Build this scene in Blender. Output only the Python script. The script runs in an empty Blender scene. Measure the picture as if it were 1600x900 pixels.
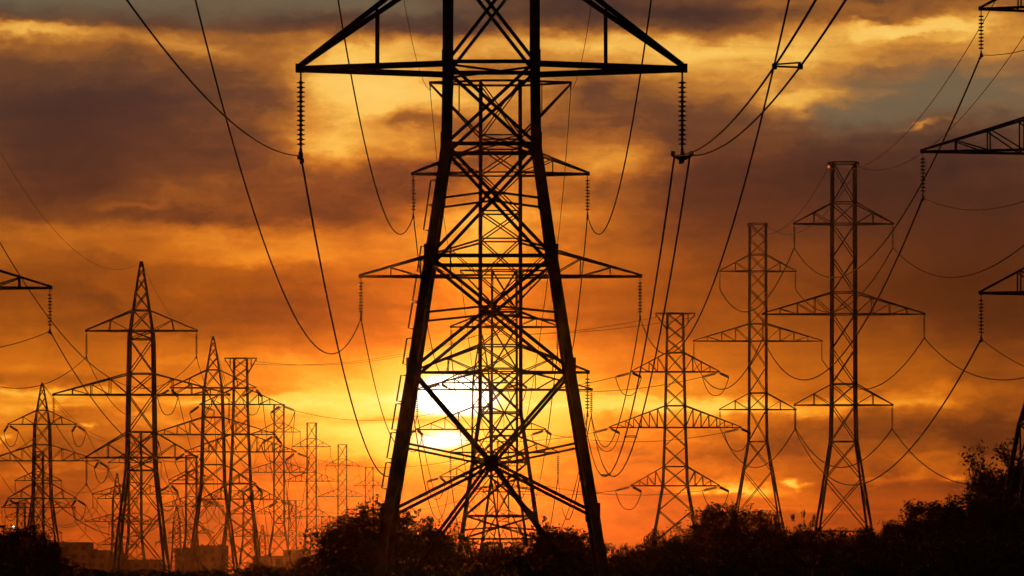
import bpy, math, random
from mathutils import Vector, Matrix
import numpy as np

R = math.radians
sc = bpy.context.scene
COL = sc.collection
random.seed(11)

# ------------------------------------------------------------------ camera, light, exposure
F = 6000.0            # focal length in photo pixels (photo is 1600 wide)
HY = 888.0            # photo row of the horizon
CAMZ = 2.0
cam_d = bpy.data.cameras.new('camera')
cam = bpy.data.objects.new('camera', cam_d)
COL.objects.link(cam)
cam.location = (0, 0, CAMZ)
cam.rotation_euler = (R(90), 0, 0)
cam_d.sensor_width = 36.0
cam_d.lens = F / 1600 * 36.0
cam_d.shift_y = (HY - 450) / 1600
cam_d.clip_start = 0.5
cam_d.clip_end = 20000
sc.camera = cam

SUN_X, SUN_Y = 706.0, 614.0
SUN_AZ = math.atan((SUN_X - 800) / F)
SUN_EL = math.atan((HY - SUN_Y) / F)
sun_d = bpy.data.lights.new('sun', 'SUN')
sun_d.energy = 1.2
sun_d.angle = R(0.5)
sun_d.color = (1.0, 0.20, 0.025)
sun = bpy.data.objects.new('sun', sun_d)
COL.objects.link(sun)
sdir = Vector((math.sin(SUN_AZ) * math.cos(SUN_EL), math.cos(SUN_AZ) * math.cos(SUN_EL), math.sin(SUN_EL)))
sun.rotation_euler = sdir.to_track_quat('Z', 'Y').to_euler()

sc.view_settings.view_transform = 'Standard'
sc.view_settings.look = 'None'
sc.view_settings.exposure = 0.0
sc.view_settings.gamma = 1.0
sc.cycles.use_denoising = True
sc.cycles.volume_bounces = 0
sc.cycles.max_bounces = 4

def lin(r, g, b):
    def f(c):
        c /= 255.0
        return c / 12.92 if c <= 0.04045 else ((c + 0.055) / 1.055) ** 2.4
    return (f(r), f(g), f(b), 1.0)

# ------------------------------------------------------------------ sky (world)
world = bpy.data.worlds.new('World')
sc.world = world
world.use_nodes = True
nt = world.node_tree
nt.nodes.clear()
L_ = nt.links.new

def N(t, **kw):
    n = nt.nodes.new(t)
    for k, v in kw.items():
        setattr(n, k, v)
    return n

def setin(sock, v):
    if isinstance(v, bpy.types.NodeSocket):
        L_(v, sock)
    else:
        sock.default_value = v

def M(op, a, b=0.0, c=0.0, clamp=False):
    n = N('ShaderNodeMath', operation=op, use_clamp=clamp)
    setin(n.inputs[0], a); setin(n.inputs[1], b); setin(n.inputs[2], c)
    return n.outputs[0]

def VM(op, a, b=(0, 0, 0), c=(0, 0, 0)):
    n = N('ShaderNodeVectorMath', operation=op)
    setin(n.inputs[0], a); setin(n.inputs[1], b); setin(n.inputs[2], c)
    return n.outputs['Value'] if op == 'DOT_PRODUCT' else n.outputs[0]

def XYZ(x, y, z=0.0):
    n = N('ShaderNodeCombineXYZ')
    setin(n.inputs[0], x); setin(n.inputs[1], y); setin(n.inputs[2], z)
    return n.outputs[0]

def ramp(fac, stops, interp='LINEAR'):
    n = N('ShaderNodeValToRGB')
    cr = n.color_ramp
    cr.interpolation = interp
    while len(cr.elements) > 1:
        cr.elements.remove(cr.elements[-1])
    cr.elements[0].position, cr.elements[0].color = stops[0][0], stops[0][1]
    for p, c in stops[1:]:
        e = cr.elements.new(p); e.color = c
    setin(n.inputs[0], fac)
    return n.outputs[0]

def noise(vec, scale, detail=4, rough=0.55, distort=0.0, col=False):
    n = N('ShaderNodeTexNoise', noise_dimensions='3D')
    setin(n.inputs['Vector'], vec)
    n.inputs['Scale'].default_value = scale
    n.inputs['Detail'].default_value = detail
    n.inputs['Roughness'].default_value = rough
    n.inputs['Distortion'].default_value = distort
    return n.outputs['Color' if col else 'Fac']

def mixc(f, a, b):
    n = N('ShaderNodeMix', data_type='RGBA')
    setin(n.inputs[0], f); setin(n.inputs[6], a); setin(n.inputs[7], b)
    return n.outputs[2]

tc = N('ShaderNodeTexCoord')
d = VM('NORMALIZE', tc.outputs['Generated'])
sep = N('ShaderNodeSeparateXYZ'); L_(d, sep.inputs[0])
dx, dy, dz = sep.outputs
az = M('ARCTAN2', dx, dy)
el = M('ARCSINE', dz)
U = M('MULTIPLY', az, F / 100)       # compass angle and height angle, in units of 0.95 degrees
V = M('MULTIPLY', el, F / 100)
UV = XYZ(U, V)

# wind-torn distortion of the cloud shapes
wn1 = VM('SUBTRACT', noise(VM('MULTIPLY', UV, (0.55, 1.0, 1.0)), 0.75, 4, 0.55, col=True), (0.5, 0.5, 0.5))
wn2 = VM('SUBTRACT', noise(VM('MULTIPLY', UV, (0.8, 1.7, 1.0)), 2.6, 5, 0.6, col=True), (0.5, 0.5, 0.5))
UVw = VM('MULTIPLY_ADD', wn1, (1.7, 0.75, 0.0), UV)
UVw = VM('MULTIPLY_ADD', wn2, (0.75, 0.4, 0.0), UVw)

def blobs(lst, vec, start=0.0):
    acc = start
    for (x, y, rx, ry, amp) in lst:
        u, v = (x - 800) / 100.0, (HY - y) / 100.0
        a, b = 100.0 / rx, 100.0 / ry
        t = VM('MULTIPLY_ADD', vec, (a, b, 0.0), (-u * a, -v * b, 0.0))
        q = VM('DOT_PRODUCT', t, t)
        e = M('POWER', 0.36788, q)
        acc = M('MULTIPLY_ADD', e, amp, acc)
    return acc

def g(v):
    return (v, v, v, 1.0)
prof = [(900, .26), (850, .31), (790, .38), (700, .46), (635, .51), (575, .49), (520, .41), (450, .40), (395, .43),
        (310, .37), (200, .38), (125, .46), (85, .50), (66, .50), (52, .30), (30, .25), (0, .27), (-150, .25)]
sepw = N('ShaderNodeSeparateXYZ'); L_(UVw, sepw.inputs[0])
Vw = sepw.outputs[1]
VM_ = M('ADD', M('MULTIPLY', Vw, 0.45), M('MULTIPLY', V, 0.55))
base = ramp(M('DIVIDE', VM_, 10.5, clamp=True), [((HY - y) / 1050.0 if y < HY else 0.0, g(v)) for y, v in prof], 'B_SPLINE')

BL = [
    # left
    (90, 200, 270, 120, -.27), (60, 330, 160, 40, -.03), (330, 140, 150, 70, -.08), (950, 28, 190, 24, -.14), (560, 44, 140, 11, -.12), (700, 38, 120, 14, -.08), (50, 62, 150, 13, .36), (260, 78, 130, 16, .12),
    (330, 338, 230, 12, -.10), (250, 368, 260, 16, .10), (420, 395, 140, 20, .12), (200, 325, 60, 8, .10), (560, 102, 70, 14, .09), (330, 420, 250, 14, -.05),
    (130, 480, 380, 45, -.10), (480, 480, 170, 46, -.09), (1010, 480, 170, 50, -.05), (1500, 470, 200, 60, -.05),
    (120, 652, 60, 11, -.10), (250, 690, 100, 13, -.10), (50, 712, 130, 9, -.09), (430, 605, 80, 8, -.08), (370, 660, 60, 9, -.07), (400, 628, 180, 6, .12), (90, 634, 60, 5, .14),
    (28, 682, 12, 4, .26), (152, 678, 13, 4, .26), (320, 720, 90, 8, .08), (480, 735, 110, 10, -.08), (180, 735, 110, 8, .07), (960, 700, 80, 9, -.08), (980, 745, 100, 10, .09), (1050, 720, 60, 8, -.07),
    (120, 560, 250, 20, .03), (90, 590, 160, 12, -.10), (60, 606, 190, 8, .14), (250, 640, 260, 22, .02), (60, 700, 160, 35, -.04),
    (150, 760, 250, 60, -.04),
    # centre
    (590, 150, 100, 48, .38), (515, 212, 95, 42, .32), (650, 232, 70, 26, .18), (745, 170, 60, 40, .14), (640, 190, 50, 14, -.20),
    (585, 290, 150, 38, -.11), (440, 230, 80, 70, -.05), (500, 330, 130, 26, -.03), (580, 380, 120, 30, .08),
    (760, 60, 140, 14, .05), (880, 78, 120, 14, .14),
    (765, 400, 95, 75, .29), (780, 330, 60, 40, .10), (745, 525, 130, 60, .13), (900, 330, 80, 26, .10),
    (600, 510, 220, 30, -.03), (520, 565, 160, 14, .05),
    # top right
    (1120, 95, 190, 42, .27), (1440, 48, 200, 20, .44), (640, 78, 100, 16, .13), (1280, 12, 150, 16, .18), (1560, 10, 90, 14, .16), (1230, 160, 60, 22, .30), (1320, 150, 60, 26, .10), (1480, 92, 160, 12, .08),
    (960, 150, 100, 40, -.13), (1090, 195, 100, 26, -.14), (955, 250, 65, 30, .24), (1010, 300, 60, 20, .06),
    (1130, 62, 90, 12, -.10), (1390, 32, 60, 6, -.16), (1440, 62, 50, 5, -.14),
    (1320, 270, 290, 70, -.23), (1560, 330, 230, 130, -.14), (1130, 340, 170, 60, -.10), (1600, 520, 320, 170, -.14), (1330, 420, 330, 90, -.10),
    (1440, 205, 26, 5, .30),
    # right, low
    (1065, 629, 175, 11, .32), (1280, 630, 120, 12, .14), (1450, 622, 190, 12, .10), (1380, 680, 230, 34, -.14), (1120, 700, 200, 30, -.06), (1580, 700, 160, 120, -.10),
    (1240, 753, 18, 6, .40), (1130, 766, 70, 7, .30), (1170, 790, 90, 8, .10), (1400, 752, 60, 8, .16), (1390, 740, 26, 26, -.10), (1180, 600, 110, 22, .05), (1370, 790, 240, 40, -.06), (1490, 755, 20, 5, .22),
    # around the sun
    (700, 625, 470, 60, .08), (480, 632, 150, 12, .10), (560, 690, 140, 40, .13), (540, 630, 110, 20, .12), (575, 656, 100, 7, -.14), (760, 740, 200, 60, .06), (860, 640, 60, 20, .10),
]
Lc = blobs(BL, UVw, base)
# the sun itself and the blown-out cloud round it stay where the sun is
UVs = VM('MULTIPLY_ADD', wn2, (0.28, 0.16, 0.0), UV)
Lh = blobs([(705, 640, 210, 95, .27), (700, 640, 90, 70, .16), (590, 668, 190, 60, .12), (790, 600, 110, 75, .09), (690, 656, 95, 6, -.20), (600, 655, 70, 6, -.14),
            (560, 676, 70, 10, .08), (850, 690, 90, 10, .08), (860, 664, 60, 7, -.08), (900, 634, 110, 6, .20), (540, 619, 170, 6, .15), (1135, 768, 55, 4, .26), (1235, 752, 15, 5, .26), (300, 627, 200, 4, .10),
            (1190, 796, 70, 3, .12), (1400, 630, 140, 5, .10), (1480, 752, 16, 3, .16), (1300, 800, 70, 3, .10)], UVs)
Lcore = blobs([(706, 616, 52, 24, .95), (694, 690, 40, 14, .40), (690, 656, 70, 6, -.10)], UVs)
# fine cloud texture, drawn out sideways
n1 = M('SUBTRACT', noise(VM('MULTIPLY', UVw, (0.5, 1.15, 1.0)), 1.1, 7, 0.50, 0.3), 0.5)
n2 = M('SUBTRACT', noise(VM('MULTIPLY', UV, (0.16, 1.5, 1.0)), 1.9, 6, 0.52, 0.5), 0.5)
n3 = M('SUBTRACT', noise(VM('MULTIPLY', UVw, (0.9, 1.7, 1.0)), 4.2, 6, 0.55, 0.2), 0.5)
LT = M('ADD', Lc, Lh)
calm = ramp(M('DIVIDE', V, 10.5, clamp=True), [(0.0, g(.75)), (.2, g(1.35)), (.30, g(.7)), (.45, g(.6)), (.55, g(1.0)), (1, g(1))])
amp = M('MULTIPLY', calm, M('MULTIPLY_ADD', blobs([(1400, 400, 420, 190, 1.0), (110, 210, 230, 120, 1.0)], UV), -0.66, 1.0))
LT = M('MULTIPLY_ADD', M('MULTIPLY', n1, amp), 0.46, LT)
LT = M('MULTIPLY_ADD', M('MULTIPLY', n2, amp), 0.24, LT)
LT = M('MULTIPLY_ADD', M('MULTIPLY', n3, amp), 0.10, LT)

over = M('MAXIMUM', M('SUBTRACT', LT, .74), 0.0)          # thick cloud never gets as bright as the sun
LT = M('SUBTRACT', LT, M('MULTIPLY', over, .62))
LT = M('ADD', LT, Lcore)
low = ramp(LT, [(0.0, lin(42, 15, 8)), (.22, lin(100, 36, 9)), (.36, lin(156, 56, 8)), (.5, lin(212, 88, 11)), (.64, lin(244, 132, 22)),
                (.76, lin(255, 182, 48)), (.87, lin(255, 216, 92)), (.95, lin(255, 238, 150)), (1.0, lin(255, 250, 215))])
mid = ramp(LT, [(0.0, lin(46, 23, 13)), (.22, lin(98, 48, 18)), (.36, lin(149, 75, 17)), (.5, lin(205, 108, 20)), (.64, lin(243, 152, 36)),
                (.76, lin(255, 195, 68)), (.87, lin(255, 220, 100)), (.95, lin(255, 238, 150)), (1.0, lin(255, 250, 215))])
top = ramp(LT, [(0.0, lin(52, 38, 34)), (.16, lin(74, 50, 41)), (.30, lin(106, 67, 42)), (.44, lin(160, 98, 42)), (.58, lin(212, 142, 56)),
                (.72, lin(246, 188, 84)), (.86, lin(255, 218, 122)), (1.0, lin(255, 244, 200))])
hi0 = ramp(M('DIVIDE', V, 10.5, clamp=True), [(.03, g(0)), (.19, g(1))])
hi = ramp(M('DIVIDE', V, 10.5, clamp=True), [(.42, g(0)), (.70, g(1))])
cloud = mixc(hi, mixc(hi0, low, mid), top)
# clear grey-green sky seen through gaps
gap = blobs([(1480, 148, 220, 48, 1.0), (1330, 175, 90, 26, .5), (150, 12, 420, 26, .9), (570, 8, 140, 24, .8), (1010, -30, 300, 20, .6)], UVw)
gap = M('MULTIPLY', M('MINIMUM', gap, 0.85), ramp(LT, [(.44, g(1)), (.64, g(0))]))
cloud = mixc(gap, cloud, lin(106, 96, 74))
cloud = VM('SCALE', cloud, cloud)
sclN = nt.nodes[-1]
for l in list(sclN.inputs['Scale'].links):
    nt.links.remove(l)
setin(sclN.inputs['Scale'], M('MULTIPLY_ADD', M('MAXIMUM', M('SUBTRACT', LT, 0.98), 0.0), 5.0, 1.0))
# the rest of the sky: dim dusk sky overhead and behind
sky = N('ShaderNodeTexSky', sky_type='NISHITA')
sky.sun_disc = False
sky.sun_elevation = SUN_EL
sky.sun_rotation = SUN_AZ
sky.air_density = 1.5
sky.dust_density = 3.0
bgA = N('ShaderNodeBackground'); L_(sky.outputs[0], bgA.inputs[0]); bgA.inputs[1].default_value = 0.009
bgB = N('ShaderNodeBackground'); L_(cloud, bgB.inputs[0]); bgB.inputs[1].default_value = 1.0
front = ramp(dy, [(.45, g(0)), (.88, g(1))])
mx = N('ShaderNodeMixShader')
L_(front, mx.inputs[0]); L_(bgA.outputs[0], mx.inputs[1]); L_(bgB.outputs[0], mx.inputs[2])
wo = N('ShaderNodeOutputWorld')
L_(mx.outputs[0], wo.inputs[0])

# ------------------------------------------------------------------ materials
def material(name, c1, c2, scale=4.0, rough=0.7, metal=0.0, bump=0.0, bscale=20.0, spec=0.3):
    m = bpy.data.materials.new(name)
    m.use_nodes = True
    t = m.node_tree
    b = t.nodes['Principled BSDF']
    co = t.nodes.new('ShaderNodeTexCoord')
    no = t.nodes.new('ShaderNodeTexNoise')
    no.inputs['Scale'].default_value = scale
    no.inputs['Detail'].default_value = 5
    t.links.new(co.outputs['Object'], no.inputs['Vector'])
    r = t.nodes.new('ShaderNodeValToRGB')
    r.color_ramp.elements[0].position = .35; r.color_ramp.elements[0].color = (*c1, 1)
    r.color_ramp.elements[1].position = .65; r.color_ramp.elements[1].color = (*c2, 1)
    t.links.new(no.outputs['Fac'], r.inputs[0])
    t.links.new(r.outputs[0], b.inputs['Base Color'])
    b.inputs['Roughness'].default_value = rough
    b.inputs['Metallic'].default_value = metal
    b.inputs['Specular IOR Level'].default_value = spec
    if bump:
        n2 = t.nodes.new('ShaderNodeTexNoise'); n2.inputs['Scale'].default_value = bscale; n2.inputs['Detail'].default_value = 6
        t.links.new(co.outputs['Object'], n2.inputs['Vector'])
        bp = t.nodes.new('ShaderNodeBump'); bp.inputs['Strength'].default_value = bump
        t.links.new(n2.outputs['Fac'], bp.inputs['Height'])
        t.links.new(bp.outputs[0], b.inputs['Normal'])
    return m

STEEL = material('weathered_steel', (.055, .048, .042), (.10, .088, .078), 2.5, .8, 0.0, spec=.15)
WIRE = material('oxidised_wire', (.025, .022, .02), (.04, .035, .03), 6, .9, spec=.05)
CERAMIC = material('brown_glaze', (.06, .03, .02), (.09, .045, .03), 8, .35, spec=.4)
FOLIAGE = material('foliage', (.035, .045, .018), (.075, .085, .03), 1.5, .8)
FOLIAGE2 = material('dry_foliage', (.05, .045, .018), (.10, .08, .03), 1.5, .8)
BARK = material('bark', (.05, .04, .03), (.11, .09, .07), 9, .9, bump=.6)
GRASS = material('rough_ground', (.035, .04, .018), (.07, .06, .03), .12, .95, bump=.5, bscale=1.5)
CONC = material('grey_render', (.055, .05, .048), (.075, .068, .064), .8, .85)
CONC2 = material('tan_brick', (.06, .048, .042), (.08, .062, .054), .8, .85)
ROOFM = material('roof_felt', (.05, .05, .05), (.09, .085, .08), 1.0, .9)
GLASS = material('dark_glass', (.02, .02, .025), (.04, .04, .045), 2, .25, spec=.5)
def emitter(name, col, s):
    m = bpy.data.materials.new(name); m.use_nodes = True
    b = m.node_tree.nodes['Principled BSDF']
    b.inputs['Base Color'].default_value = (.8, .8, .8, 1)
    b.inputs['Emission Color'].default_value = (*col, 1)
    b.inputs['Emission Strength'].default_value = s
    return m
LAMP = emitter('lit_lamp', (1, .75, .6), 3.0)
REDLAMP = emitter('red_lamp', (1, .12, .06), 1.2)

# ------------------------------------------------------------------ mesh helpers
class MB:
    def __init__(self):
        self.v, self.f = [], []
    def ring(self, rings, caps=True):
        b0 = len(self.v); n = len(rings[0])
        for r in rings:
            self.v.extend([tuple(p) for p in r])
        for i in range(len(rings) - 1):
            a, b = b0 + i * n, b0 + (i + 1) * n
            for k in range(n):
                k2 = (k + 1) % n
                self.f.append((a + k, a + k2, b + k2, b + k))
        if caps:
            self.f.append(tuple(b0 + k for k in range(n))[::-1])
            e = b0 + (len(rings) - 1) * n
            self.f.append(tuple(e + k for k in range(n)))
    def bar(self, p, q, w, nrm=(0, 1, 0), ell=False, off=0.0, t=None):
        p, q = Vector(p), Vector(q)
        ax = (q - p)
        if ax.length < 1e-5: return
        ax.normalize()
        nv = Vector(nrm)
        nv = nv - ax * nv.dot(ax)
        if nv.length < 1e-4:
            nv = ax.orthogonal()
        nv.normalize()
        s = ax.cross(nv)
        o = nv * off
        h = w / 2
        if ell:
            tk = w * .14
            sec = [(-h, 0), (h, 0), (h, -tk), (-h + tk, -tk), (-h + tk, -w), (-h, -w)]
        else:
            k = h if t is None else t / 2
            sec = [(-h, -k), (h, -k), (h, k), (-h, k)]
        self.ring([[c + o + s * a + nv * b for a, b in sec] for c in (p, q)])
    def box(self, c, size, rz=0.0):
        c = Vector(c); m = Matrix.Rotation(rz, 3, 'Z')
        x, y, z = [k / 2 for k in size]
        lo = [c + m @ Vector((a * x, b * y, -z)) for a, b in ((-1, -1), (1, -1), (1, 1), (-1, 1))]
        hi_ = [c + m @ Vector((a * x, b * y, z)) for a, b in ((-1, -1), (1, -1), (1, 1), (-1, 1))]
        self.ring([lo, hi_])
    def tube(self, pts, r, n=6):
        pts = [Vector(p) for p in pts]
        rs = r if isinstance(r, (list, tuple)) else [r] * len(pts)
        rings = []
        ref = None
        for i, p in enumerate(pts):
            a = (pts[min(i + 1, len(pts) - 1)] - pts[max(i - 1, 0)]).normalized()
            if ref is None:
                ref = a.orthogonal().normalized()
            ref = (ref - a * ref.dot(a))
            ref = ref.normalized() if ref.length > 1e-6 else a.orthogonal().normalized()
            b = a.cross(ref)
            rings.append([p + (ref * math.cos(2 * math.pi * k / n) + b * math.sin(2 * math.pi * k / n)) * rs[i] for k in range(n)])
        self.ring(rings)
    def lathe(self, p, q, profile, n=10):      # profile: (t along p->q in metres, radius)
        p, q = Vector(p), Vector(q)
        a = (q - p).normalized(); u = a.orthogonal().normalized(); w = a.cross(u)
        self.ring([[p + a * t + (u * math.cos(2 * math.pi * k / n) + w * math.sin(2 * math.pi * k / n)) * r for k in range(n)] for t, r in profile])
    def mesh(self, name, mat, smooth=False):
        me = bpy.data.meshes.new(name)
        me.from_pydata(self.v, [], self.f)
        me.materials.append(mat)
        if smooth:
            me.polygons.foreach_set('use_smooth', [True] * len(me.polygons))
        me.update()
        return me
    def build(self, name, mat, parent=None, smooth=False, loc=None):
        o = bpy.data.objects.new(name, self.mesh(name, mat, smooth))
        COL.objects.link(o)
        if parent: o.parent = parent
        if loc: o.location = loc
        return o

def tag(o, label=None, cat=None, group=None, kind=None):
    for k, v in (('label', label), ('category', cat), ('group', group), ('kind', kind)):
        if v: o[k] = v
    return o

def empty(name, loc, label, cat, group=None):
    o = bpy.data.objects.new(name, None)
    o.empty_display_size = .5
    COL.objects.link(o)
    o.location = loc
    return tag(o, label, cat, group)

# ------------------------------------------------------------------ ground
def sstep(a, b, x):
    t = max(0.0, min(1.0, (x - a) / (b - a)))
    return t * t * (3 - 2 * t)

def ground(x, y):
    ang = x / max(y, 60.0)
    hill = 3.0 * sstep(.03, .11, ang) * sstep(150, 330, y) * (1 - sstep(650, 1000, y))
    bump = .25 * math.sin(x * .05 + 1) * math.sin(y * .021) * (1 - sstep(500, 900, y))
    return hill + bump - 1.2 * sstep(700, 1600, y) * 0.4

def graded(a, b, n, k):
    return [a + (b - a) * ((i / n) ** k) for i in range(n + 1)]
xs = sorted(set([-v for v in graded(0, 1500, 34, 2.0)] + graded(0, 1500, 34, 2.0)))
ys = [-150, -80, -30] + graded(0, 4000, 90, 2.0)
mb = MB()
for yy in ys:
    for xx in xs:
        mb.v.append((xx, yy, ground(xx, yy)))
nx = len(xs)
for j in range(len(ys) - 1):
    for i in range(nx - 1):
        mb.f.append((j * nx + i, j * nx + i + 1, (j + 1) * nx + i + 1, (j + 1) * nx + i))
tag(mb.build('ground', GRASS, smooth=True), kind='structure')

# ------------------------------------------------------------------ haze (real air in the valley)
hz = bpy.data.materials.new('haze_air')
hz.use_nodes = True
ht = hz.node_tree
ht.nodes.clear()
ho = ht.nodes.new('ShaderNodeOutputMaterial')
hv = ht.nodes.new('ShaderNodeVolumePrincipled')
hv.inputs['Color'].default_value = (.95, .80, .62, 1)
hv.inputs['Density'].default_value = 0.0000085
hv.inputs['Anisotropy'].default_value = 0.95
ht.links.new(hv.outputs[0], ho.inputs['Volume'])
mb = MB()
mb.box((0, 1930, 31), (3040, 4200, 68))
tag(mb.build('haze', hz), kind='stuff')

# ------------------------------------------------------------------ transmission towers
ATT = {}

def string_mb(mb, p, q, detail, fat=.15):
    """a string of disc insulators from p to q"""
    p, q = Vector(p), Vector(q)
    Ln = (q - p).length
    nd = 14 if detail else 10
    a, b = .11 * Ln, .93 * Ln
    pitch = (b - a) / nd
    prof_ = [(0, .03), (a, .03)]
    for i in range(nd):
        t = a + i * pitch
        if detail:
            prof_ += [(t + pitch * .10, .045), (t + pitch * .28, .055), (t + pitch * .42, .135), (t + pitch * .55, .128), (t + pitch * .66, .05), (t + pitch * .98, .032)]
        else:
            prof_ += [(t + pitch * .2, .035), (t + pitch * .25, fat), (t + pitch * .55, fat), (t + pitch * .62, .035)]
    prof_ += [(b, .03), (Ln, .03)]
    mb.lathe(p, q, prof_, 12 if detail else 6)

def tower(key, cx, Y, body, arms, top, label, strain=None, ins=2.9, leg_w=.28, br_w=.11, chord=.16, ell=False, breaks=None, kpanel=None,
          ratio=1.25, detail=False, hoops=None, name='transmission_tower', group='steel transmission towers', webs=None, redundant=0):
    s = Y / F
    X = (cx - 800) * s
    gz = ground(X, Y)
    Z = lambda y: CAMZ + (HY - y) * s - gz
    fs = 1 + max(0.0, (Y - 700) / 1000) * .5
    leg_w, br_w, chord = leg_w * fs, br_w * fs, chord * fs
    root = empty(name, (X, Y, gz), label, 'transmission tower', group)
    prof_ = [(Z(y), h * s) for y, h in body]
    (z1, w1), (z0, w0) = prof_[-2], prof_[-1]
    if z0 > .05:
        prof_.append((0.0, w0 + (w0 - w1) / (z1 - z0) * z0))
    prof_.sort()
    zs_, ws_ = [a for a, _ in prof_], [b for _, b in prof_]
    W = lambda z: float(np.interp(z, zs_, ws_))
    ztop = zs_[-1]
    corners = ((-1, -1), (1, -1), (1, 1), (-1, 1))
    # legs
    for (sx, sy) in corners:
        m = MB()
        for i in range(len(prof_) - 1):
            (za, wa), (zb, wb) = prof_[i], prof_[i + 1]
            k = leg_w * (1.0 if za < Z(body[0][0]) * .75 else .93) * (.62 if top[0] == 'peak' and i == len(prof_) - 2 else 1.0)
            m.bar((sx * wa, sy * wa, za - (.15 if i == 0 else 0)), (sx * wb, sy * wb, zb + .02), k, (0, sy, 0))
            if detail:
                m.box((sx * wa, sy * wa, za + .1), (k * 1.15, k * 1.15, .5))
        m.build('leg', STEEL, root)
    # lattice panels
    azs = []
    for (y, h, r) in arms:
        azs += [Z(y), Z(y - r)]
    if breaks:
        forced = sorted(Z(y) for y in breaks)
    else:
        fz = sorted(set([0.0] + zs_ + azs))
        forced = [fz[0]]
        for z in fz[1:]:
            if z - forced[-1] > .7: forced.append(z)
        forced = [z for z in forced if z <= ztop + .01]
    panels, horiz = [], list(forced[1:])
    for a, b in zip(forced[:-1], forced[1:]):
        if kpanel and abs(a) < .5 + Z(kpanel['top']) - .6 and b <= Z(kpanel['top']) + .1:
            continue
        zc = a
        wa = max(W((a + b) / 2), .12)
        n = 1 if breaks else max(1, int(round((b - a) / (ratio * 2 * wa))))
        # panel heights follow the taper
        cuts = [a]
        rel = [max(.15, W(a + (b - a) * (i + .5) / n)) for i in range(n)]
        tot = sum(rel)
        for r_ in rel:
            cuts.append(cuts[-1] + (b - a) * r_ / tot)
        for c0, c1 in zip(cuts[:-1], cuts[1:]):
            panels.append((c0, c1))
    P = lambda fx, sgn, z: None
    faces = [((0, -1), (1, 0)), ((0, 1), (-1, 0)), ((1, 0), (0, 1)), ((-1, 0), (0, -1))]   # (normal, along)
    for (nx_, ny_), (ax_, ay_) in faces:
        m = MB()
        nrm = (nx_, ny_, 0)
        def pt(side, z, nx_=nx_, ny_=ny_, ax_=ax_, ay_=ay_):
            w = W(z)
            return Vector((nx_ * w + ax_ * side * w, ny_ * w + ay_ * side * w, z))
        for (a, b) in panels:
            wm = W((a + b) / 2)
            bw = br_w * (1.0 if wm > .6 else .8)
            m.bar(pt(-1, a), pt(1, b), bw, nrm, ell, .012)
            m.bar(pt(1, a), pt(-1, b), bw, nrm, ell, -.06)
            if redundant and wm > redundant:
                tcr = W(a) / (W(a) + W(b)); zc = a + (b - a) * tcr
                C = pt(0, zc)
                for sd in (-1, 1):
                    m.bar(pt(sd, zc - .22), C, bw * .65, nrm, ell, -.11)
        for z in horiz:
            if W(z) > .25:
                m.bar(pt(-1, z), pt(1, z), br_w * 1.15, nrm, ell, .03)
        if kpanel:
            C = pt(0, Z(kpanel['cross']))
            for y in kpanel['legs']:
                z = max(0.1, Z(y))
                thin = (y in kpanel.get('thin', ()))
                for sd in (-1, 1):
                    m.bar(pt(sd, z), C, br_w * (.65 if thin else .95), nrm, ell, .02 + .05 * sd)
            if detail:
                m.bar(C + Vector((-ax_ * .2, -ay_ * .2, 0)), C + Vector((ax_ * .2, ay_ * .2, 0)), .34, nrm, False, .05, t=.03)
        m.build('lattice_panel', STEEL, root)
    if detail:                                   # cross-bracing inside the body, level with the frames
        for z in horiz:
            w = W(z)
            if abs(z - Z(105)) < .1:
                m = MB()
                m.bar((-w, -w, z - .05), (w, w, z - .05), br_w * .6, (0, 0, 1), ell)
                m.bar((-w, w, z - .12), (w, -w, z - .12), br_w * .6, (0, 0, 1), ell)
                m.build('plan_bracing', STEEL, root)
    # crossarms
    att = {}
    for i, (y, h, r) in enumerate(arms):
        z, half = Z(y), h * s
        zt = z + r * s
        nw = (webs or {}).get(i)
        if nw is None:
            nw = 1 if half < 7.2 else 3
        for side, sn in ((-1, 'L'), (1, 'R')):
            m = MB()
            w, wt = W(z), W(min(zt, ztop))
            tip = Vector((side * half, 0, z))
            for sy in (-1, 1):
                bot, tp = Vector((side * w, sy * w, z)), Vector((side * wt, sy * wt, zt))
                e = Vector((0, sy * .06, 0))
                m.bar(bot, tip + e, chord, (0, 0, 1), False)
                m.bar(tp, tip + e + Vector((0, 0, .12)), chord * .85, (0, sy, 0), False)
                prevb = bot
                for k in range(nw):
                    t = (k + 1) / (nw + 1) if nw > 1 else .48
                    b_, t_ = bot.lerp(tip, t), tp.lerp(tip, t)
                    m.bar(b_, t_, br_w * .8, (0, sy, 0), False)
                    if not (detail and nw == 1):
                        if nw == 1:
                            m.bar(bot, t_, br_w * .75, (0, sy, 0), False, .03)
                        else:
                            if k % 2 == 0:
                                m.bar(t_, prevb, br_w * .75, (0, sy, 0), False, .03)
                            else:
                                m.bar(prevb, t_, br_w * .75, (0, sy, 0), False, .03)
                    prevb = b_
            for k in range(max(nw, 1)):
                t = (k + 1) / (nw + 1)
                m.bar(Vector((side * w, -w, z)).lerp(tip, t), Vector((side * w, w, z)).lerp(tip, t), br_w * .6, (0, 0, 1), False, .03)
            m.box(tip + Vector((side * .03, 0, .03)), (.26, .24, .26))
            arm = m.build('crossarm', STEEL, root)
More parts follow.
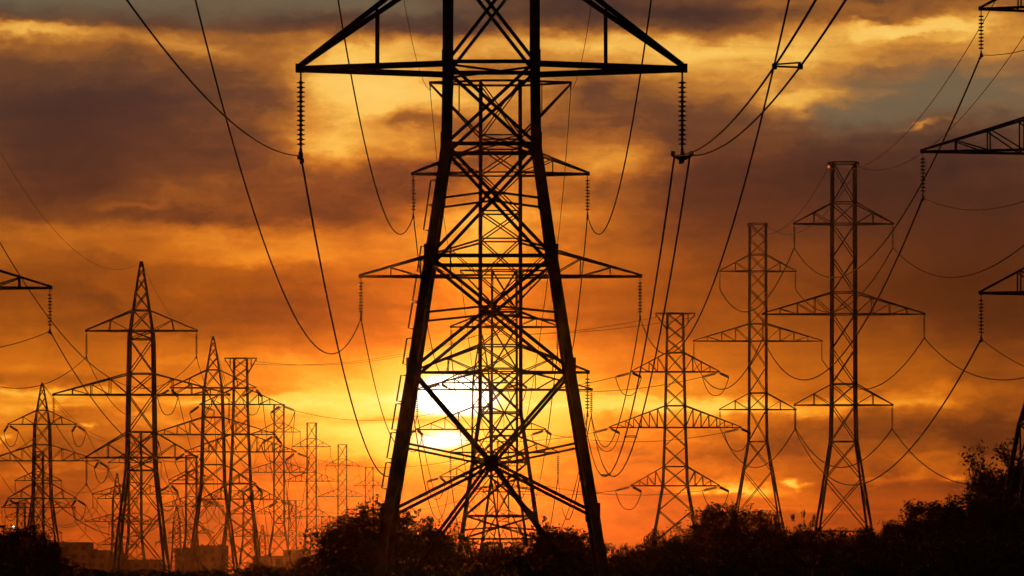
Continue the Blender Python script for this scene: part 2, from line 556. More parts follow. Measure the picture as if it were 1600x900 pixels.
            if strain:
                ends = []
                for kd, dv in enumerate(strain):
                    dv = Vector(dv).normalized()
                    st = tip + Vector((0, 0, -.12)) + dv * .15
                    en = st + dv * 2.3
                    m2 = MB(); string_mb(m2, st, en, False, .21)
                    m2.build('strain_insulator', CERAMIC, arm)
                    ends.append(en)
                    att[(i, sn, 'ab'[kd])] = root.location + en
                m2 = MB()
                a, b = ends
                pts = []
                for k in range(15):
                    t = k / 14
                    p = a.lerp(b, t); p.z -= 2.6 * (1 - abs(2 * t - 1) ** 2.6)
                    pts.append(p)
                m2.tube(pts, .035 + Y * .00004, 5)
                m2.build('jumper_wire', WIRE, arm)
                att[(i, sn)] = root.location + ends[0]
            else:
                en = tip - Vector((0, 0, ins))
                m2 = MB(); string_mb(m2, tip - Vector((0, 0, .08)), en + Vector((0, 0, .1)), detail, .15 + Y * .00006)
                m2.build('insulator_string', CERAMIC, arm, smooth=False)
                m3 = MB()
                m3.box(en + Vector((0, 0, .02)), (.12, .5, .14))
                m3.box(en + Vector((0, 0, .14)), (.09, .09, .2))
                if detail or Y < 500:
                    for sy in (-1, 1):          # vibration dampers
                        m3.box(en + Vector((.0, sy * .55, -.1)), (.05, .34, .05))
                        m3.box(en + Vector((.03, sy * .42, -.12)), (.1, .1, .13)); m3.box(en + Vector((-.02, sy * .70, -.13)), (.1, .1, .13))
                m3.build('suspension_clamp', STEEL, arm)
                att[(i, sn)] = root.location + en
    # head
    if top[0] == 'yoke':
        _, y, h, sy_ = top
        z, half = Z(y), h * s
        m = MB()
        w = W(min(z, ztop))
        for sy in (-1, 1):
            for side in (-1, 1):
                m.bar((side * w, sy * w, z), (side * half, sy * .08, z + .05), chord * .9, (0, 0, 1), False)
                if sy_:
                    zz = Z(sy_); ww = W(zz)
                    m.bar((side * ww, sy * ww, zz), (side * half, sy * .06, z), chord * .75, (0, sy, 0), False)
                    a, b = Vector((side * w, sy * w, z)).lerp(Vector((side * half, 0, z)), .42), Vector((side * ww, sy * ww, zz)).lerp(Vector((side * half, 0, z)), .42)
                    m.bar(a, b, br_w * .7, (0, sy, 0), False)
            m.bar((-w, sy * w, z), (w, sy * w, z), chord * .9, (0, 0, 1), False, .02)
        for side in (-1, 1):
            m.box((side * (half - .05), 0, z - .25), (.08, .1, .5))
        m.build('earth_wire_arm', STEEL, root)
        for side, sn in ((-1, 'L'), (1, 'R')):
            att[('e', sn)] = root.location + Vector((side * (half - .05), 0, z - .5))
    else:
        z = Z(top[1])
        m = MB()
        m.box((0, 0, z + .1), (.3, .3, .3)); m.bar((-.25, 0, z + .22), (.25, 0, z + .22), .1)
        m.build('earth_wire_peak', STEEL, root)
        att[('e', 'L')] = att[('e', 'R')] = root.location + Vector((0, 0, z + .2))
    if hoops:
        for y in hoops:
            z = Z(y); w = W(z)
            m = MB()
            e = Vector((-w - leg_w * .45, -w, z))
            tl = .13 * (W(z - 1) - W(z + 1)) / .26 if False else (W(z) - W(z + .8))
            m.tube([e, e + Vector((-.16, 0, .02)), e + Vector((-.16 + tl, 0, .8)), e + Vector((tl, 0, .8))], .026, 5)
            m.build('climbing_hoop', STEEL, root)
    ATT[key] = att
    return root

FT = 'flat-topped lattice tower'
T1 = tower('T1', 768, 120, [(-898, 66), (105, 68), (232, 70), (407, 95), (583, 121.5), (806, 158), (980, 186)],
      [(-583, 304, 200), (-228, 485, 150), (108, 298, 174)], ('yoke', -898, 246, -700),
      'huge near lattice tower filling the middle, its head cut off by the frame',
      leg_w=.29, br_w=.106, chord=.175, ell=True, detail=True, ins=2.70, redundant=1.5,
      breaks=[-898, -783, -680, -583, -450, -340, -228, -69, 105, 232, 407, 583], webs={0: 1, 1: 3, 2: 1},
      kpanel=dict(top=583, cross=724, legs=(583, 695, 803, 985), thin=(695,)),
      hoops=[330, 368, 433, 478, 521, 576, 633, 677, 721, 767])
T2 = tower('T2', 782, 268, [(130, 31), (645, 32), (842, 61)], [(272, 136, 42), (432, 218, 55), (582, 136, 42)], ('yoke', 130, 111, 214),
      'flat-topped lattice tower framed between the legs of the huge near tower',
      leg_w=.235, br_w=.088, ell=True, breaks=[130, 214, 230, 272, 332, 375, 432, 490, 540, 582, 645, 722, 806, 842, 880, 925], redundant=1.7)
C1 = tower('C1', 788, 437, [(423, 19), (745, 20), (848, 35)], [(511, 83, 26), (609, 136, 33), (707, 84, 26)], ('yoke', 423, 69, 474),
      'smaller tower half hidden behind the framed one, wide lower arms poking out either side')
C2 = tower('C2', 752, 575, [(524, 2), (572, 10), (598, 13), (745, 15), (850, 30)], [(598, 62, 26), (671, 100, 35), (745, 64, 26)], ('peak', 524),
      'pointed tension tower directly in front of the setting sun, behind the framed tower', strain=[(-.85, .5, -.25), (.35, -.9, -.3)])
C3 = tower('C3', 786, 900, [(690, 8), (815, 9), (860, 18)], [(728, 28, 11), (768, 45, 14), (808, 28, 11)], ('yoke', 690, 10, None),
      'faint distant tower low between the feet of the framed tower')
T3 = tower('T3', 1318, 470, [(255, 17.5), (633, 18.5), (690, 20), (830, 41)], [(350, 77, 33), (491, 126, 34), (633, 76, 33)], ('yoke', 255, 24, None),
      'tall flat-topped tower at right with three pairs of arms, nearest of the right-hand pair', webs={1: 3})
T4 = tower('T4', 1184, 612, [(350, 12.5), (640, 13.5), (690, 14.5), (805, 34)], [(424, 59, 26), (533, 100, 27), (640, 59, 26)], ('yoke', 350, 16, None),
      'slimmer flat-topped tower standing between the tension tower and the tall right tower')
T5 = tower('T5', 1055, 540, [(490, 12), (580, 14), (667, 16), (757, 19), (850, 35)], [(581, 68, 30), (668, 102, 34), (759, 68, 30)], ('yoke', 490, 31, 515),
      'stout tension tower right of the huge tower, short looped jumpers at its arm tips', strain=[(-.9, .3, -.22), (.55, -.8, -.3)], ratio=.8,
      webs={0: 3, 1: 6, 2: 3})
T6 = tower('T6', 1683, 242, [(-171, 34), (458, 36), (521, 40), (660, 80), (796, 103), (880, 117)], [(14, 150, 64), (237, 241, 66), (458, 150, 64)], ('yoke', -171, 47, None),
      'tower cut off by the right edge, only its left arms and one leg in view', leg_w=.28)
T7 = tower('T7', -145, 258, [(110, 30), (600, 33), (660, 34), (880, 65)], [(296, 136, 45), (450, 223, 62), (604, 136, 45)], ('yoke', 150, 105, 220),
      'tower beyond the left edge, a single arm tip with hanging insulators in view')
# left cluster
L1 = tower('L1', 221, 426, [(412, 2), (517, 17.5), (530, 18.5), (617, 20), (715, 21.5), (735, 22.5), (890, 40)], [(517, 86, 32), (617, 137, 33), (715, 86, 40)], ('peak', 412),
      'tallest pointed tower of the left cluster, its peak well above all the others there')
L2 = tower('L2', 66, 671, [(600, 1.5), (663, 11.5), (720, 13), (779, 14), (845, 23)], [(663, 53, 22), (720, 88, 25), (779, 53, 24)], ('peak', 600),
      'pointed tension tower near the left edge, rising out of the dark tree', strain=[(-.2, -.8, -.5), (.62, .62, -.42)])
L3 = tower('L3', 333, 557, [(528, 1.5), (606, 14), (679, 16.5), (756, 18), (890, 36)], [(606, 66, 28), (679, 96, 27), (756, 66, 30)], ('peak', 528),
      'pointed tension tower right of the tallest left one, jumpers hanging from its arm tips', strain=[(-.75, -.4, -.5), (.35, .8, -.45)])
L4 = tower('L4', 376, 604, [(560, 10), (632, 11), (706, 13.5), (780, 17), (880, 30)], [(632, 63, 25), (706, 86, 28), (780, 60, 25)], ('yoke', 560, 25, 585),
      'flat-topped tension tower overlapping the right side of the pointed one', strain=[(-.6, -.5, -.5), (.8, .3, -.3)], ratio=.85, webs={0: 2, 1: 5, 2: 2})
L5 = tower('L5', 436, 1130, [(632, 7.5), (800, 8), (818, 8.2), (870, 16)], [(675, 33, 14), (738, 57, 16), (800, 34, 14)], ('yoke', 632, 9, None),
      'flat-topped tower first in the receding row left of the tree clump')
L6 = tower('L6', 487, 1250, [(661, 7), (807, 7.2), (822, 7.5), (868, 14)], [(698, 29, 13), (752, 43, 14), (807, 29, 13)], ('yoke', 661, 8.5, None),
      'flat-topped tower second in the receding row, left of the tree clump')
L7 = tower('L7', 535, 1394, [(695, 6.5), (825, 7), (870, 12)], [(728, 26, 11), (776, 38, 12), (822, 26, 11)], ('yoke', 695, 7.5, None),
      'flat-topped tower third in the receding row, feet hidden by the tree clump')
L8 = tower('L8', 577, 1575, [(730, 6), (840, 6.2), (872, 10)], [(759, 23, 9), (802, 34, 10), (842, 23, 9)], ('yoke', 730, 6.5, None),
      'smallest flat-topped tower of the receding row, just above the tree clump')
L9 = tower('L9', 457, 1800, [(782, 5.5), (850, 6), (880, 9)], [(810, 24, 8), (838, 32, 9)], ('yoke', 782, 19, 795),
      'low distant wide-headed tower between the first two of the receding row', leg_w=.3, br_w=.14)
L10 = tower('L10', 388, 1150, [(767, 7), (838, 8), (880, 13)], [(803, 36, 13), (838, 30, 11)], ('yoke', 767, 28, 780),
      'distant wide-headed tower behind the legs of the flat-topped tension tower')
L11 = tower('L11', 183, 1000, [(741, 1), (779, 6.5), (851, 7.5), (890, 12)], [(779, 31, 12), (815, 49, 12), (851, 31, 12)], ('peak', 741),
      'small pointed tower left of the tallest left tower, above the flat-roofed blocks')
L12 = tower('L12', 60, 860, [(706, 7), (833, 8), (870, 13)], [(751, 36, 14), (793, 57, 16), (833, 36, 14)], ('yoke', 706, 9, None),
      'tower seen through the left-edge tension tower, wide arms showing either side')
L13 = tower('L13', 299, 1035, [(712, 8), (833, 8.5), (890, 15)], [(750, 35, 14), (791, 50, 15), (833, 35, 14)], ('yoke', 712, 10, None),
      'distant tower just left of the pointed tension tower, rising behind the stepped block')
L14 = tower('L14', 276, 1250, [(791, 1), (817, 5), (860, 6.5), (890, 9)], [(817, 22, 8), (848, 33, 9)], ('peak', 791),
      'tiny pointed tower in the gap between the two groups of blocks')
L15 = tower('L15', 211, 884, [(676, 9.5), (819, 10), (838, 10.5), (890, 16)], [(723, 41, 17), (772, 66, 18), (819, 41, 17)], ('yoke', 676, 11, None),
      'tower hidden behind the tallest left tower, its arm tips showing on both sides')
L16 = tower('L16', 509, 1900, [(807, 6), (880, 8)], [(826, 24, 8), (850, 30, 8)], ('yoke', 807, 18, 818),
      'low distant wide-headed tower touching the left of the tree clump', leg_w=.3, br_w=.14)
L17 = tower('L17', 410, 1700, [(821, 1), (838, 4), (880, 6)], [(838, 15, 6), (858, 20, 6)], ('peak', 821),
      'tiniest pointed tower, low behind the first tower of the receding row', leg_w=.3, br_w=.14)
L18 = tower('L18', 33, 1300, [(786, 5.5), (880, 7)], [(808, 25, 8), (838, 34, 8)], ('yoke', 786, 12, None),
      'low distant tower just above the dark tree at the left edge')

# a yoke plate with horns at the near tower's right string
def extra_yoke(root, side, arm_i):
    arms = [o for o in root.children if o.name.startswith('crossarm')]
    arm = arms[arm_i * 2 + (1 if side > 0 else 0)]
    e = ATT['T1'][(arm_i, 'R' if side > 0 else 'L')] - root.location
    m = MB()
    pts = []
    for k in range(9):
        t = k / 8 * 2 - 1
        pts.append(e + Vector((t * .30, 0, .02 - .10 * (1 - t * t))))
    m.tube(pts, [.05, .05, .06, .08, .09, .08, .06, .05, .05], 8)
    for sd in (-1, 1):
        m.box(e + Vector((sd * .29, 0, .06)), (.12, .3, .12))
    m.build('yoke_plate', STEEL, arm)
extra_yoke(T1, 1, 2)
# a red lamp on the right tower's head
m = MB(); z = ATT['T3'][('e', 'L')] - T3.location
m.lathe(z + Vector((0, -.25, -.12)), z + Vector((0, -.25, .2)), [(0, .05), (.05, .13), (.2, .13), (.3, .05)], 10)
m.build('warning_light', REDLAMP, T3)

# ------------------------------------------------------------------ wires
def sagpts(p, q, S, n=48):
    p, q = Vector(p), Vector(q)
    out = []
    for i in range(n + 1):
        t = i / n
        c = p.lerp(q, t); c.z -= 4 * S * t * (1 - t)
        out.append(c)
    return out

def wire(p, q, S, label, px=1.5, name='power_line', group='overhead power lines', cat='power line'):
    pts = sagpts(p, q, S)
    ym = (max(12.0, p[1]) + max(12.0, q[1])) / 2
    r = max(.014, px * ym / F / 2)
    o0 = pts[0].copy()
    m = MB(); m.tube([c - o0 for c in pts], r, 6)
    o = m.build(name, WIRE, None, smooth=True, loc=o0)
    return tag(o, label, cat, group)

LEV = {0: 'top', 1: 'middle', 2: 'bottom'}
SD = {'L': 'left', 'R': 'right'}
def span(a, b, S, an, bn, px=1.5, arms=(0, 1, 2), sides='LR', ka='', kb='', earth='LR', ex=1.0):
    for i in arms:
        for sd in sides:
            p = ATT[a].get((i, sd, ka)) if ka else ATT[a].get((i, sd))
            q = ATT[b].get((i, sd, kb)) if kb else ATT[b].get((i, sd))
            if p is None or q is None: continue
            wire(p, q, S, f'sagging wire from {LEV[i]} {SD[sd]} arm of {an} to {bn}', px)
    if earth:
        for sd in (earth if (ATT[a][('e', 'L')] - ATT[a][('e', 'R')]).length + (ATT[b][('e', 'L')] - ATT[b][('e', 'R')]).length > .1 else 'L'):
            wire(ATT[a][('e', sd)], ATT[b][('e', sd)], S * .7, f'thin earth wire from {SD[sd]} head of {an} to {bn}', ex, 'earth_wire', 'thin earth wires', 'earth wire')

V3 = Vector
def back(a, dxyz, S, an, px=1.5, arms=(0, 1, 2), sides='LR', earth=True):
    for i in arms:
        for sd in sides:
            p = ATT[a][(i, sd)]
            wire(p + V3(dxyz), p, S, f'wire passing overhead to the {LEV[i]} {SD[sd]} arm of {an}', px)
    if earth:
        for sd in 'LR':
            p = ATT[a][('e', sd)]
            wire(p + V3(dxyz), p, S * .7, f'thin earth wire passing overhead to {SD[sd]} head of {an}', 1.0, 'earth_wire', 'thin earth wires', 'earth wire')

n1_, n2_, n3_ = 'the huge near tower', 'the framed tower', 'the tall right tower'
back('T1', (.3, -150, 0), 3.4, n1_, 3.0, arms=(0, 1))
back('T1', (.3, -125, 0), 3.4, n1_, 3.2, arms=(2,), sides='L', earth=False)
span('T1', 'T2', 6.7, n1_, n2_, 2.1, arms=(0, 1))
span('T1', 'T2', 6.9, n1_, n2_, 2.2, arms=(2,), sides='L', earth=False)

def bundle(p, q, S, label, gap, spacers, r):
    p, q = V3(p), V3(q)
    root = empty('bundled_line', p, label, 'power line', 'twin-wire power lines')
    tr = {}
    for sd in (-1, 1):
        pts = [c + V3((sd * gap / 2, 0, 0)) for c in sagpts(p, q, S, 60)]
        tr[sd] = pts
        m = MB(); m.tube([c - p for c in pts], r, 6); m.build('conductor', WIRE, root, True)
    for t in spacers:
        k = int(t * 60)
        a, b = tr[-1][k] - p, tr[1][k] - p
        m = MB()
        m.bar(a, b + V3((0, .15, 0)), .035); m.bar(a + V3((0, .1, .05)), b + V3((0, -.1, .06)), .03)
        for e in (a, b):
            m.box(e, (.09, .18, .1))
        m.build('spacer', STEEL, root)
pR = ATT['T1'][(2, 'R')]
bundle(pR + V3((0, -125, 0)), pR, 3.45, 'twin wires with spacer rising from the huge tower\'s right insulator to upper right', .50, [.64, .3], .023)
bundle(pR, ATT['T2'][(2, 'R')], 6.9, 'twin wires dropping steeply from the huge tower\'s right insulator to the framed tower', .48, [.35, .66], .03)
span('T2', 'C1', 6.0, n2_, 'the smaller central tower', 1.4, ex=.8)
span('C1', 'C3', 12.0, 'the smaller central tower', 'the faint central tower', 1.0, ex=.7)
# right line
back('T6', (-4.6, -200, 0), 7.0, 'the right-edge tower', 2.0)
span('T6', 'T3', 8.0, 'the right-edge tower', n3_, 1.9, ex=1.0)
span('T3', 'T4', 5.5, n3_, 'the slimmer right tower', 1.6, ex=.8)
# left line
back('T7', (0, -190, 0), 5.5, 'the cut-off left tower', 1.8, arms=(0, 1, 2))
span('T7', 'L1', 6.5, 'the cut-off left tower', 'the tallest left tower', 1.3, earth='R', ex=.3)
span('L1', 'L3', 4.5, 'the tallest left tower', 'the pointed tension tower', .9, kb='a', ex=.5)
span('L3', 'L5', 22, 'the pointed tension tower', 'the row\'s first tower', .7, ka='b', ex=.5)
span('L5', 'L6', 4.5, 'the row\'s first tower', 'the row\'s second tower', .8, earth=False)
span('L6', 'L7', 5, 'the row\'s second tower', 'the row\'s third tower', .8, earth=False)
span('L7', 'L8', 6, 'the row\'s third tower', 'the row\'s last tower', .7, earth=False)
span('L2', 'L15', 7.0, 'the left-edge tension tower', 'the half-hidden left tower', .7, ka='b', ex=.5)
span('L15', 'L13', 5.0, 'the half-hidden left tower', 'the stepped-block tower', .8, earth=False)
span('L12', 'L11', 6.0, 'the wide-armed left tower', 'the small pointed tower', .8, earth=False)
# cross lines of tension towers
span('L4', 'C2', 3.0, 'the flat-topped tension tower', 'the sunset tension tower', .6, ka='b', kb='a', sides='R', ex=.5)
span('C2', 'T5', 1.2, 'the sunset tension tower', 'the stout tension tower', .8, ka='b', kb='a', ex=.6)
span('L4', 'L10', 14, 'the flat-topped tension tower', 'the wide-headed distant tower', .6, ka='b', arms=(0, 1), earth=False)

# ------------------------------------------------------------------ buildings far behind on the left
def block(name, x0, x1, ytop, Y, depth, mat, label, steps=(), penthouse=None):
    s = Y / F
    X0, X1 = (x0 - 800) * s, (x1 - 800) * s
    cx_ = (X0 + X1) / 2; gz = min(ground(X0, Y), ground(X1, Y)) - .2
    h = CAMZ + (HY - ytop) * s - gz
    root = empty(name, (cx_, Y, gz), label, 'building', 'flat-roofed blocks on the skyline')
    w = X1 - X0
    m = MB(); m.box((0, depth / 2, h / 2), (w, depth, h)); wall = m.build('wall', mat, root)
    m = MB()
    for (a, b, c, d_) in ((-w / 2 - .1, w / 2 + .1, -.12, .12), (-w / 2 - .1, w / 2 + .1, depth - .12, depth + .12)):
        m.box(((a + b) / 2, (c + d_) / 2, h + .15), (b - a, d_ - c, .5))
    for sx in (-1, 1):
        m.box((sx * w / 2, depth / 2, h + .15), (.2, depth - .26, .5))
    m.build('roof_parapet', ROOFM, root)
    m = MB(); m.box((0, depth / 2, h + .03), (w - .3, depth - .3, .05)); m.build('roof', ROOFM, root)
    rng = random.Random(int(x0))
    for k in range(rng.randint(1, 3)):
        m = MB(); m.box((rng.uniform(-.35, .35) * w, depth * rng.uniform(.3, .7), h + .4), (rng.uniform(.8, 1.6), 1.2, rng.uniform(.6, 1.0)))
        m.tube([(rng.uniform(-.3, .3) * w, depth * .4, h), (rng.uniform(-.3, .3) * w, depth * .4, h + 1.3)], .08, 6)
        m.build('rooftop_vent', STEEL, root)
    n = max(2, int(w / 2.6)); fl = max(1, int(h / 3.0))
    for r_ in range(fl):
        for c in range(n):
            m = MB()
            xx = -w / 2 + (c + .5) * w / n; zz = h - 1.7 - r_ * 3.0
            if zz < 1: continue
            m.box((xx, -.02, zz), (1.5, .08, 1.5))
            wn = m.build('window', GLASS, root)
            m = MB(); m.box((xx, -.1, zz - .82), (1.7, .2, .12)); m.build('sill', mat, wn)
    return root
block('flat_roofed_building', 70, 137, 849, 1300, 18, CONC, 'broad grey block, tallest of the skyline group, beside the dark left-edge tree')
block('flat_roofed_building', 137.6, 166, 861.5, 1310, 16, CONC, 'lower grey block stepping down to the right of the broad one')
block('flat_roofed_building', 166.6, 192, 868.5, 1330, 14, CONC2, 'low block behind the left foot of the tallest left tower')
block('flat_roofed_building', 192.6, 250, 876, 1340, 14, CONC2, 'long lowest block behind the feet of the tallest left tower')
block('flat_roofed_building', 273, 300, 858.5, 1400, 16, CONC, 'narrow block left half of the stepped pair by the pointed tension tower')
block('flat_roofed_building', 300.6, 351, 854, 1400, 18, CONC, 'wider taller block of the stepped pair, behind the pointed tension tower')
block('flat_roofed_building', 395, 442, 870, 1450, 16, CONC2, 'low wide block behind the first tower of the receding row')
block('flat_roofed_building', 442.6, 486, 861, 1450, 16, CONC, 'block with vents between the first and second towers of the receding row')
block('flat_roofed_building', 486.6, 512, 869, 1460, 16, CONC2, 'low block right at the left edge of the tree clump')

# ------------------------------------------------------------------ trees
def leaf_quads(centres, size, rng, mb):
    n = len(centres)
    a = rng.normal(size=(n, 3)); a /= np.linalg.norm(a, axis=1)[:, None]
    b = rng.normal(size=(n, 3)); b -= a * (a * b).sum(1)[:, None]; b /= np.linalg.norm(b, axis=1)[:, None]
    sz = size * rng.uniform(.6, 1.35, n)[:, None]
    P0 = centres - a * sz; P2 = centres + a * sz
    P1 = centres + b * sz * .5; P3 = centres - b * sz * .5
    v0 = len(mb.v)
    allv = np.stack([P0, P1, P2, P3], 1).reshape(-1, 3)
    mb.v.extend(map(tuple, allv.tolist()))
    mb.f.extend([(v0 + 4 * i, v0 + 4 * i + 1, v0 + 4 * i + 2, v0 + 4 * i + 3) for i in range(n)])

def make_tree(kind, seed):
    """returns (trunk mesh, crown mesh, height, half width)"""
    rng = np.random.default_rng(seed); rr = random.Random(seed)
    tb, cb = MB(), MB()
    tips = []
    def limb(p, dv, ln, r, depth, bend=.25, up=.12):
        pts, rad = [p.copy()], [r]
        d_ = dv.normalized(); k = 5
        for i in range(k):
            d_ = (d_ + V3((rr.gauss(0, bend), rr.gauss(0, bend), rr.gauss(up, bend * .6))) * .5).normalized()
            pts.append(pts[-1] + d_ * ln / k); rad.append(r * (1 - .16 * (i + 1)))
        tb.tube(pts, rad, 6 if depth else 8)
        return pts, d_
    H = 5.0
    if kind == 'round':
        pts, _ = limb(V3((0, 0, -.3)), V3((0, 0, 1)), 2.6, .16, 0, .12)
        for i in range(13):
            a = i * 2.4 + rr.uniform(-.4, .4); b0 = pts[rr.randint(1, 5)]
            e = rr.uniform(.0, 1.1)
            ps, dv = limb(b0, V3((math.cos(a), math.sin(a), e)), rr.uniform(1.2, 2.2), .07, 1)
            for q in range(4):
                pp, _ = limb(ps[rr.randint(2, 5)], dv + V3((rr.gauss(0, .8), rr.gauss(0, .8), rr.gauss(.3, .5))), rr.uniform(.5, 1.0), .03, 2)
                tips += pp[2:]
        tips = tips[::5]
        for i in range(300):
            u = V3((rr.gauss(0, 1), rr.gauss(0, 1), rr.gauss(0, 1))).normalized()
            lobe = .80 + .13 * math.sin(u.x * 4 + seed) + .12 * math.sin(u.y * 5 + 2 * seed) + .10 * math.sin(u.z * 6 + seed) + .07 * math.sin(u.x * 11 + u.z * 9)
            q = rr.uniform(.25, 1) ** .45 * lobe
            tips.append(V3((u.x * 2.0 * q, u.y * 2.0 * q, 2.75 + u.z * 2.2 * q)))
        per, rad, size = 42, .20, .08
    elif kind == 'broad':
        for i in range(16):
            a = i * 2.4; e = rr.uniform(.25, 1.6)
            ps, dv = limb(V3((rr.gauss(0, .5), rr.gauss(0, .5), -.2)), V3((math.cos(a), math.sin(a), e)), rr.uniform(1.6, 2.8), .06, 1)
            tips += ps[1:]
            for q in range(4):
                pp, _ = limb(ps[rr.randint(1, 5)], dv + V3((rr.gauss(0, .8), rr.gauss(0, .8), rr.gauss(.3, .4))), rr.uniform(.4, .9), .025, 2)
                tips += pp[2:]
        tips = tips[::5]
        for i in range(300):
            u = V3((rr.gauss(0, 1), rr.gauss(0, 1), abs(rr.gauss(0, 1)))).normalized()
            lobe = .80 + .15 * math.sin(u.x * 5 + seed) + .13 * math.sin(u.y * 4 + 2 * seed) + .08 * math.sin(u.z * 8 + seed)
            q = rr.uniform(.2, 1) ** .45 * lobe
            tips.append(V3((u.x * 2.6 * q, u.y * 2.6 * q, .5 + u.z * 2.4 * q)))
        per, rad, size = 36, .22, .08
    elif kind == 'open':
        pts, _ = limb(V3((0, 0, -.3)), V3((.05, 0, 1)), 3.0, .13, 0, .2)
        for i in range(11):
            a = i * 2.4 + rr.uniform(-.5, .5); b0 = pts[rr.randint(1, 5)]
            ps, dv = limb(b0, V3((math.cos(a), math.sin(a), rr.uniform(.5, 1.6))), rr.uniform(1.4, 2.5), .055, 1, .3)
            for q in range(5):
                pp, d2 = limb(ps[rr.randint(1, 5)], dv + V3((rr.gauss(0, .8), rr.gauss(0, .8), rr.gauss(.1, .5))), rr.uniform(.5, 1.1), .022, 2, .4)
                tips += pp[2:]
                for w_ in range(2):
                    p3, _ = limb(pp[rr.randint(2, 5)], d2 + V3((rr.gauss(0, .9), rr.gauss(0, .9), rr.gauss(-.1, .5))), rr.uniform(.3, .6), .010, 3, .5, -.05)
                    tips += p3[3:]
        per, rad, size = 14, .18, .075
    else:                                       # upright shrub of thin stems
        for i in range(14):
            ps, dv = limb(V3((rr.gauss(0, .22), rr.gauss(0, .22), -.2)), V3((rr.gauss(0, .16), rr.gauss(0, .16), 1)), rr.uniform(3.0, 5.0), .04, 1, .14)
            for q in range(6):
                pp, _ = limb(ps[rr.randint(1, 5)], dv + V3((rr.gauss(0, .5), rr.gauss(0, .5), .3)), rr.uniform(.3, .7), .015, 2)
                tips += pp[2:]
        per, rad, size = 9, .13, .085
    T = np.array([tuple(t) for t in tips])
    # a clump of leaves at each twig, sizes uneven
    cent = np.repeat(T, per, axis=0) + np.clip(rng.normal(size=(len(T) * per, 3)), -1.5, 1.5) * rad * np.repeat(rng.uniform(.5, 1.3, len(T)), per)[:, None]
    cent = cent[cent[:, 2] > .05]
    leaf_quads(cent, size, rng, cb)
    hgt = float(np.percentile(cent[:, 2], 99.0 if kind in ('open', 'shrub') else 99.6)); hw = float(np.percentile(np.abs(cent[:, 0]), 95))
    return tb.mesh('trunk', BARK, True), cb.mesh('crown', FOLIAGE if seed % 2 else FOLIAGE2), hgt, hw

PROTO = {'round': [make_tree('round', s_) for s_ in (1, 2, 3)], 'broad': [make_tree('broad', s_) for s_ in (5, 7)],
         'open': [make_tree('open', s_) for s_ in (8, 9)], 'shrub': [make_tree('shrub', s_) for s_ in (13, 15)]}
NAMES = {'round': ('broadleaf_tree', 'tree'), 'broad': ('bushy_tree', 'tree'), 'open': ('open_tree', 'tree'), 'shrub': ('shrub', 'shrub')}
cnt = 0
def plant(cx, ytop, half, Y, kind, label, rz=None):
    global cnt
    s = Y / F
    X = (cx - 800) * s; gz = ground(X, Y)
    ps = PROTO[kind]; tr, cr, hh, hw = ps[cnt % len(ps)]
    cnt += 1
    root = empty(NAMES[kind][0], (X, Y, gz), label, NAMES[kind][1], 'trees and bushes along the skyline')
    h = CAMZ + (HY - ytop) * s - gz
    sx = half * s / hw
    root.scale = (sx, sx, h / hh)
    root.rotation_euler = (0, 0, cnt * 1.7 if rz is None else rz)
    for nm, me in (('trunk', tr), ('crown', cr)):
        o = bpy.data.objects.new(nm, me); COL.objects.link(o); o.parent = root
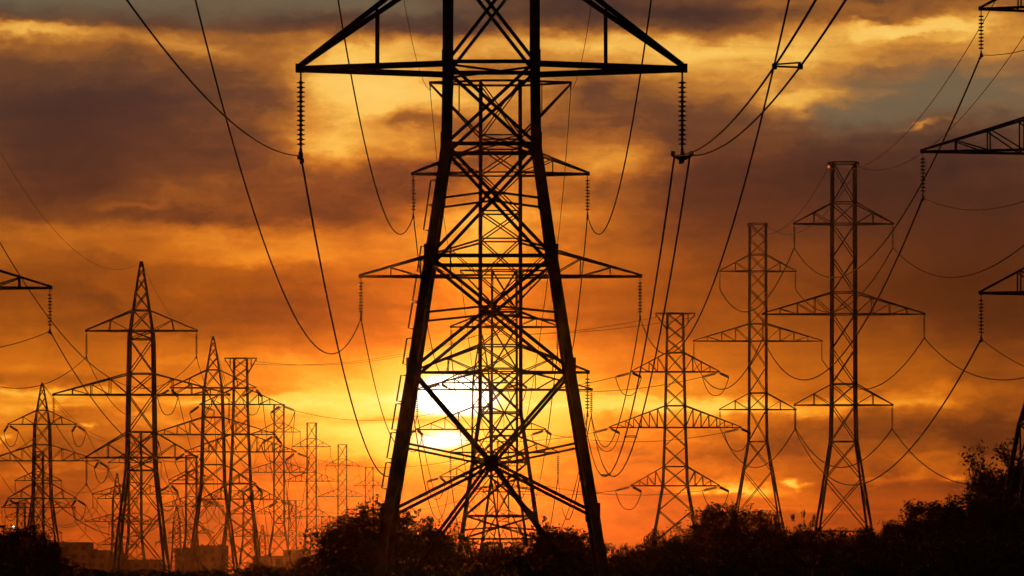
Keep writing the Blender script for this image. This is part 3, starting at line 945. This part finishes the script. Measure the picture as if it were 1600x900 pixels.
TREES = [
    (575, 788, 56, 205, 'round', 'tallest rounded tree of the clump left of the huge tower\'s left leg'),
    (530, 826, 36, 200, 'broad', 'bushy tree at the left end of the central tree clump'),
    (606, 800, 40, 214, 'round', 'tree crossing behind the huge tower\'s left leg'),
    (655, 808, 42, 216, 'round', 'ragged-topped tree just right of the huge tower\'s left leg'),
    (705, 818, 26, 225, 'open', 'twiggy see-through tree just left of the framed tower\'s feet'),
    (560, 846, 66, 182, 'broad', 'low spreading bush in front of the rounded tree of the central clump'),
    (655, 842, 66, 186, 'broad', 'low spreading bush between the huge tower\'s left leg and the framed tower'),
    (728, 844, 34, 236, 'broad', 'bush at the left foot of the framed tower'),
    (782, 850, 44, 240, 'broad', 'low bush between the feet of the framed tower'),
    (812, 824, 12, 244, 'shrub', 'spindly shrub poking up beside the framed tower\'s right foot'),
    (858, 819, 36, 236, 'round', 'rounded tree just right of the framed tower\'s feet'),
    (890, 826, 34, 232, 'round', 'tree touching the inside of the huge tower\'s right leg'),
    (905, 852, 44, 190, 'broad', 'low bush around the huge tower\'s right leg'),
    (948, 851, 22, 240, 'open', 'small open tree just right of the huge tower\'s right leg'),
    (988, 853, 36, 250, 'broad', 'low bush left of the stout tension tower'),
    (1030, 834, 36, 280, 'broad', 'bush under the left foot of the stout tension tower'),
    (1068, 826, 36, 290, 'round', 'tree in front of the stout tension tower\'s feet'),
    (1124, 789, 38, 300, 'round', 'rounded tree rising between the stout tension tower and slimmer right tower'),
    (1170, 797, 34, 310, 'round', 'tree in front of the slimmer right tower\'s left foot'),
    (1208, 805, 30, 300, 'broad', 'bush in front of the slimmer right tower\'s right foot'),
    (1248, 802, 15, 280, 'shrub', 'taller spiky shrub left of the tall right tower'),
    (1268, 808, 11, 285, 'shrub', 'shorter spiky shrub nearest the tall right tower\'s left foot'),
    (1250, 830, 50, 262, 'broad', 'wide low bush below the two spiky shrubs'),
    (1316, 829, 40, 300, 'broad', 'low bush between the feet of the tall right tower'),
    (1358, 826, 30, 290, 'broad', 'bush at the tall right tower\'s right foot'),
    (1406, 812, 32, 280, 'round', 'tree on the slope just right of the tall right tower'),
    (1452, 786, 44, 270, 'round', 'full dark tree half way up the slope to the right edge'),
    (1485, 777, 8, 262, 'shrub', 'thin sprig standing between the dark slope tree and the open tree'),
    (1530, 712, 48, 262, 'open', 'open twiggy tree left of the leg at the right edge'),
    (1586, 702, 50, 266, 'open', 'tallest open tree around the leg at the right edge'),
    (1510, 772, 48, 232, 'round', 'dark tree below the open twiggy trees, left of the right edge'),
    (1572, 762, 56, 225, 'round', 'dark tree at the foot of the leg at the right edge'),
    (1110, 846, 90, 240, 'broad', 'broad dark bush along the bottom under the stout tension tower'),
    (1400, 846, 90, 236, 'broad', 'broad dark bush along the bottom right of the tall right tower'),
    (1520, 830, 90, 200, 'broad', 'broad dark bush in the bottom right corner'),
    (22, 825, 40, 160, 'round', 'dark round tree in the bottom left corner'),
    (62, 832, 28, 166, 'round', 'dark tree just right of the corner tree, below the left-edge tension tower'),
    (86, 856, 24, 158, 'broad', 'low bush beside the broad grey block'),
    (405, 882, 24, 300, 'broad', 'low bush under the flat-topped tension tower\'s right foot'),
    (476, 872, 40, 300, 'broad', 'low bush below the second tower of the receding row'),
]
for t in TREES:
    plant(*t)

# undergrowth: one continuous scrub that fills the foot of the view
rng = np.random.default_rng(77)
def skyline(px):
    xs_ = [-60, 0, 90, 130, 250, 380, 500, 520, 700, 740, 800, 930, 1000, 1100, 1300, 1450, 1700]
    ys_ = [862, 862, 872, 888, 891, 889, 886, 868, 864, 868, 868, 868, 868, 856, 856, 840, 800]
    return np.interp(px, xs_, ys_)
m = MB()
allc = []
for k in range(1500):
    px = rng.uniform(-60, 1680); Y = rng.uniform(150, 260)
    s = Y / F; X = (px - 800) * s
    top_ = CAMZ + (HY - (skyline(px) + rng.uniform(0, 26))) * s
    gz = ground(X, Y)
    h = max(.4, top_ - gz)
    n = 46
    c = np.stack([rng.normal(X, .32, n), rng.normal(Y, .35, n), gz + h * rng.uniform(.2, 1, n) ** .7], 1)
    allc.append(c)
leaf_quads(np.concatenate(allc), .13, rng, m)
tag(m.build('undergrowth', FOLIAGE), kind='stuff')

# ------------------------------------------------------------------ floodlight mast at the left edge
Y = 210; s = Y / F
X = (6 - 800) * s; gz = ground(X, Y)
fm = empty('floodlight_mast', (X, Y, gz), 'small mast with a floodlight and a lit lamp, behind the dark left corner tree', 'floodlight')
zt = CAMZ + (HY - 823) * s - gz
m = MB(); m.tube([(0, 0, -.1), (0, 0, zt)], [.06, .04], 8); m.tube([(-.1, 0, zt - .1), (.56, 0, zt - .1)], .025, 6); m.build('pole', STEEL, fm)
m = MB(); m.box((-.05, -.05, zt + .02), (.32, .25, .13)); m.build('floodlight_head', STEEL, fm)
m = MB(); m.lathe((.54, -.03, zt - .1), (.54, -.03, zt + .05), [(0, .03), (.03, .07), (.1, .07), (.15, .02)], 10); m.build('lit_lamp', LAMP, fm)
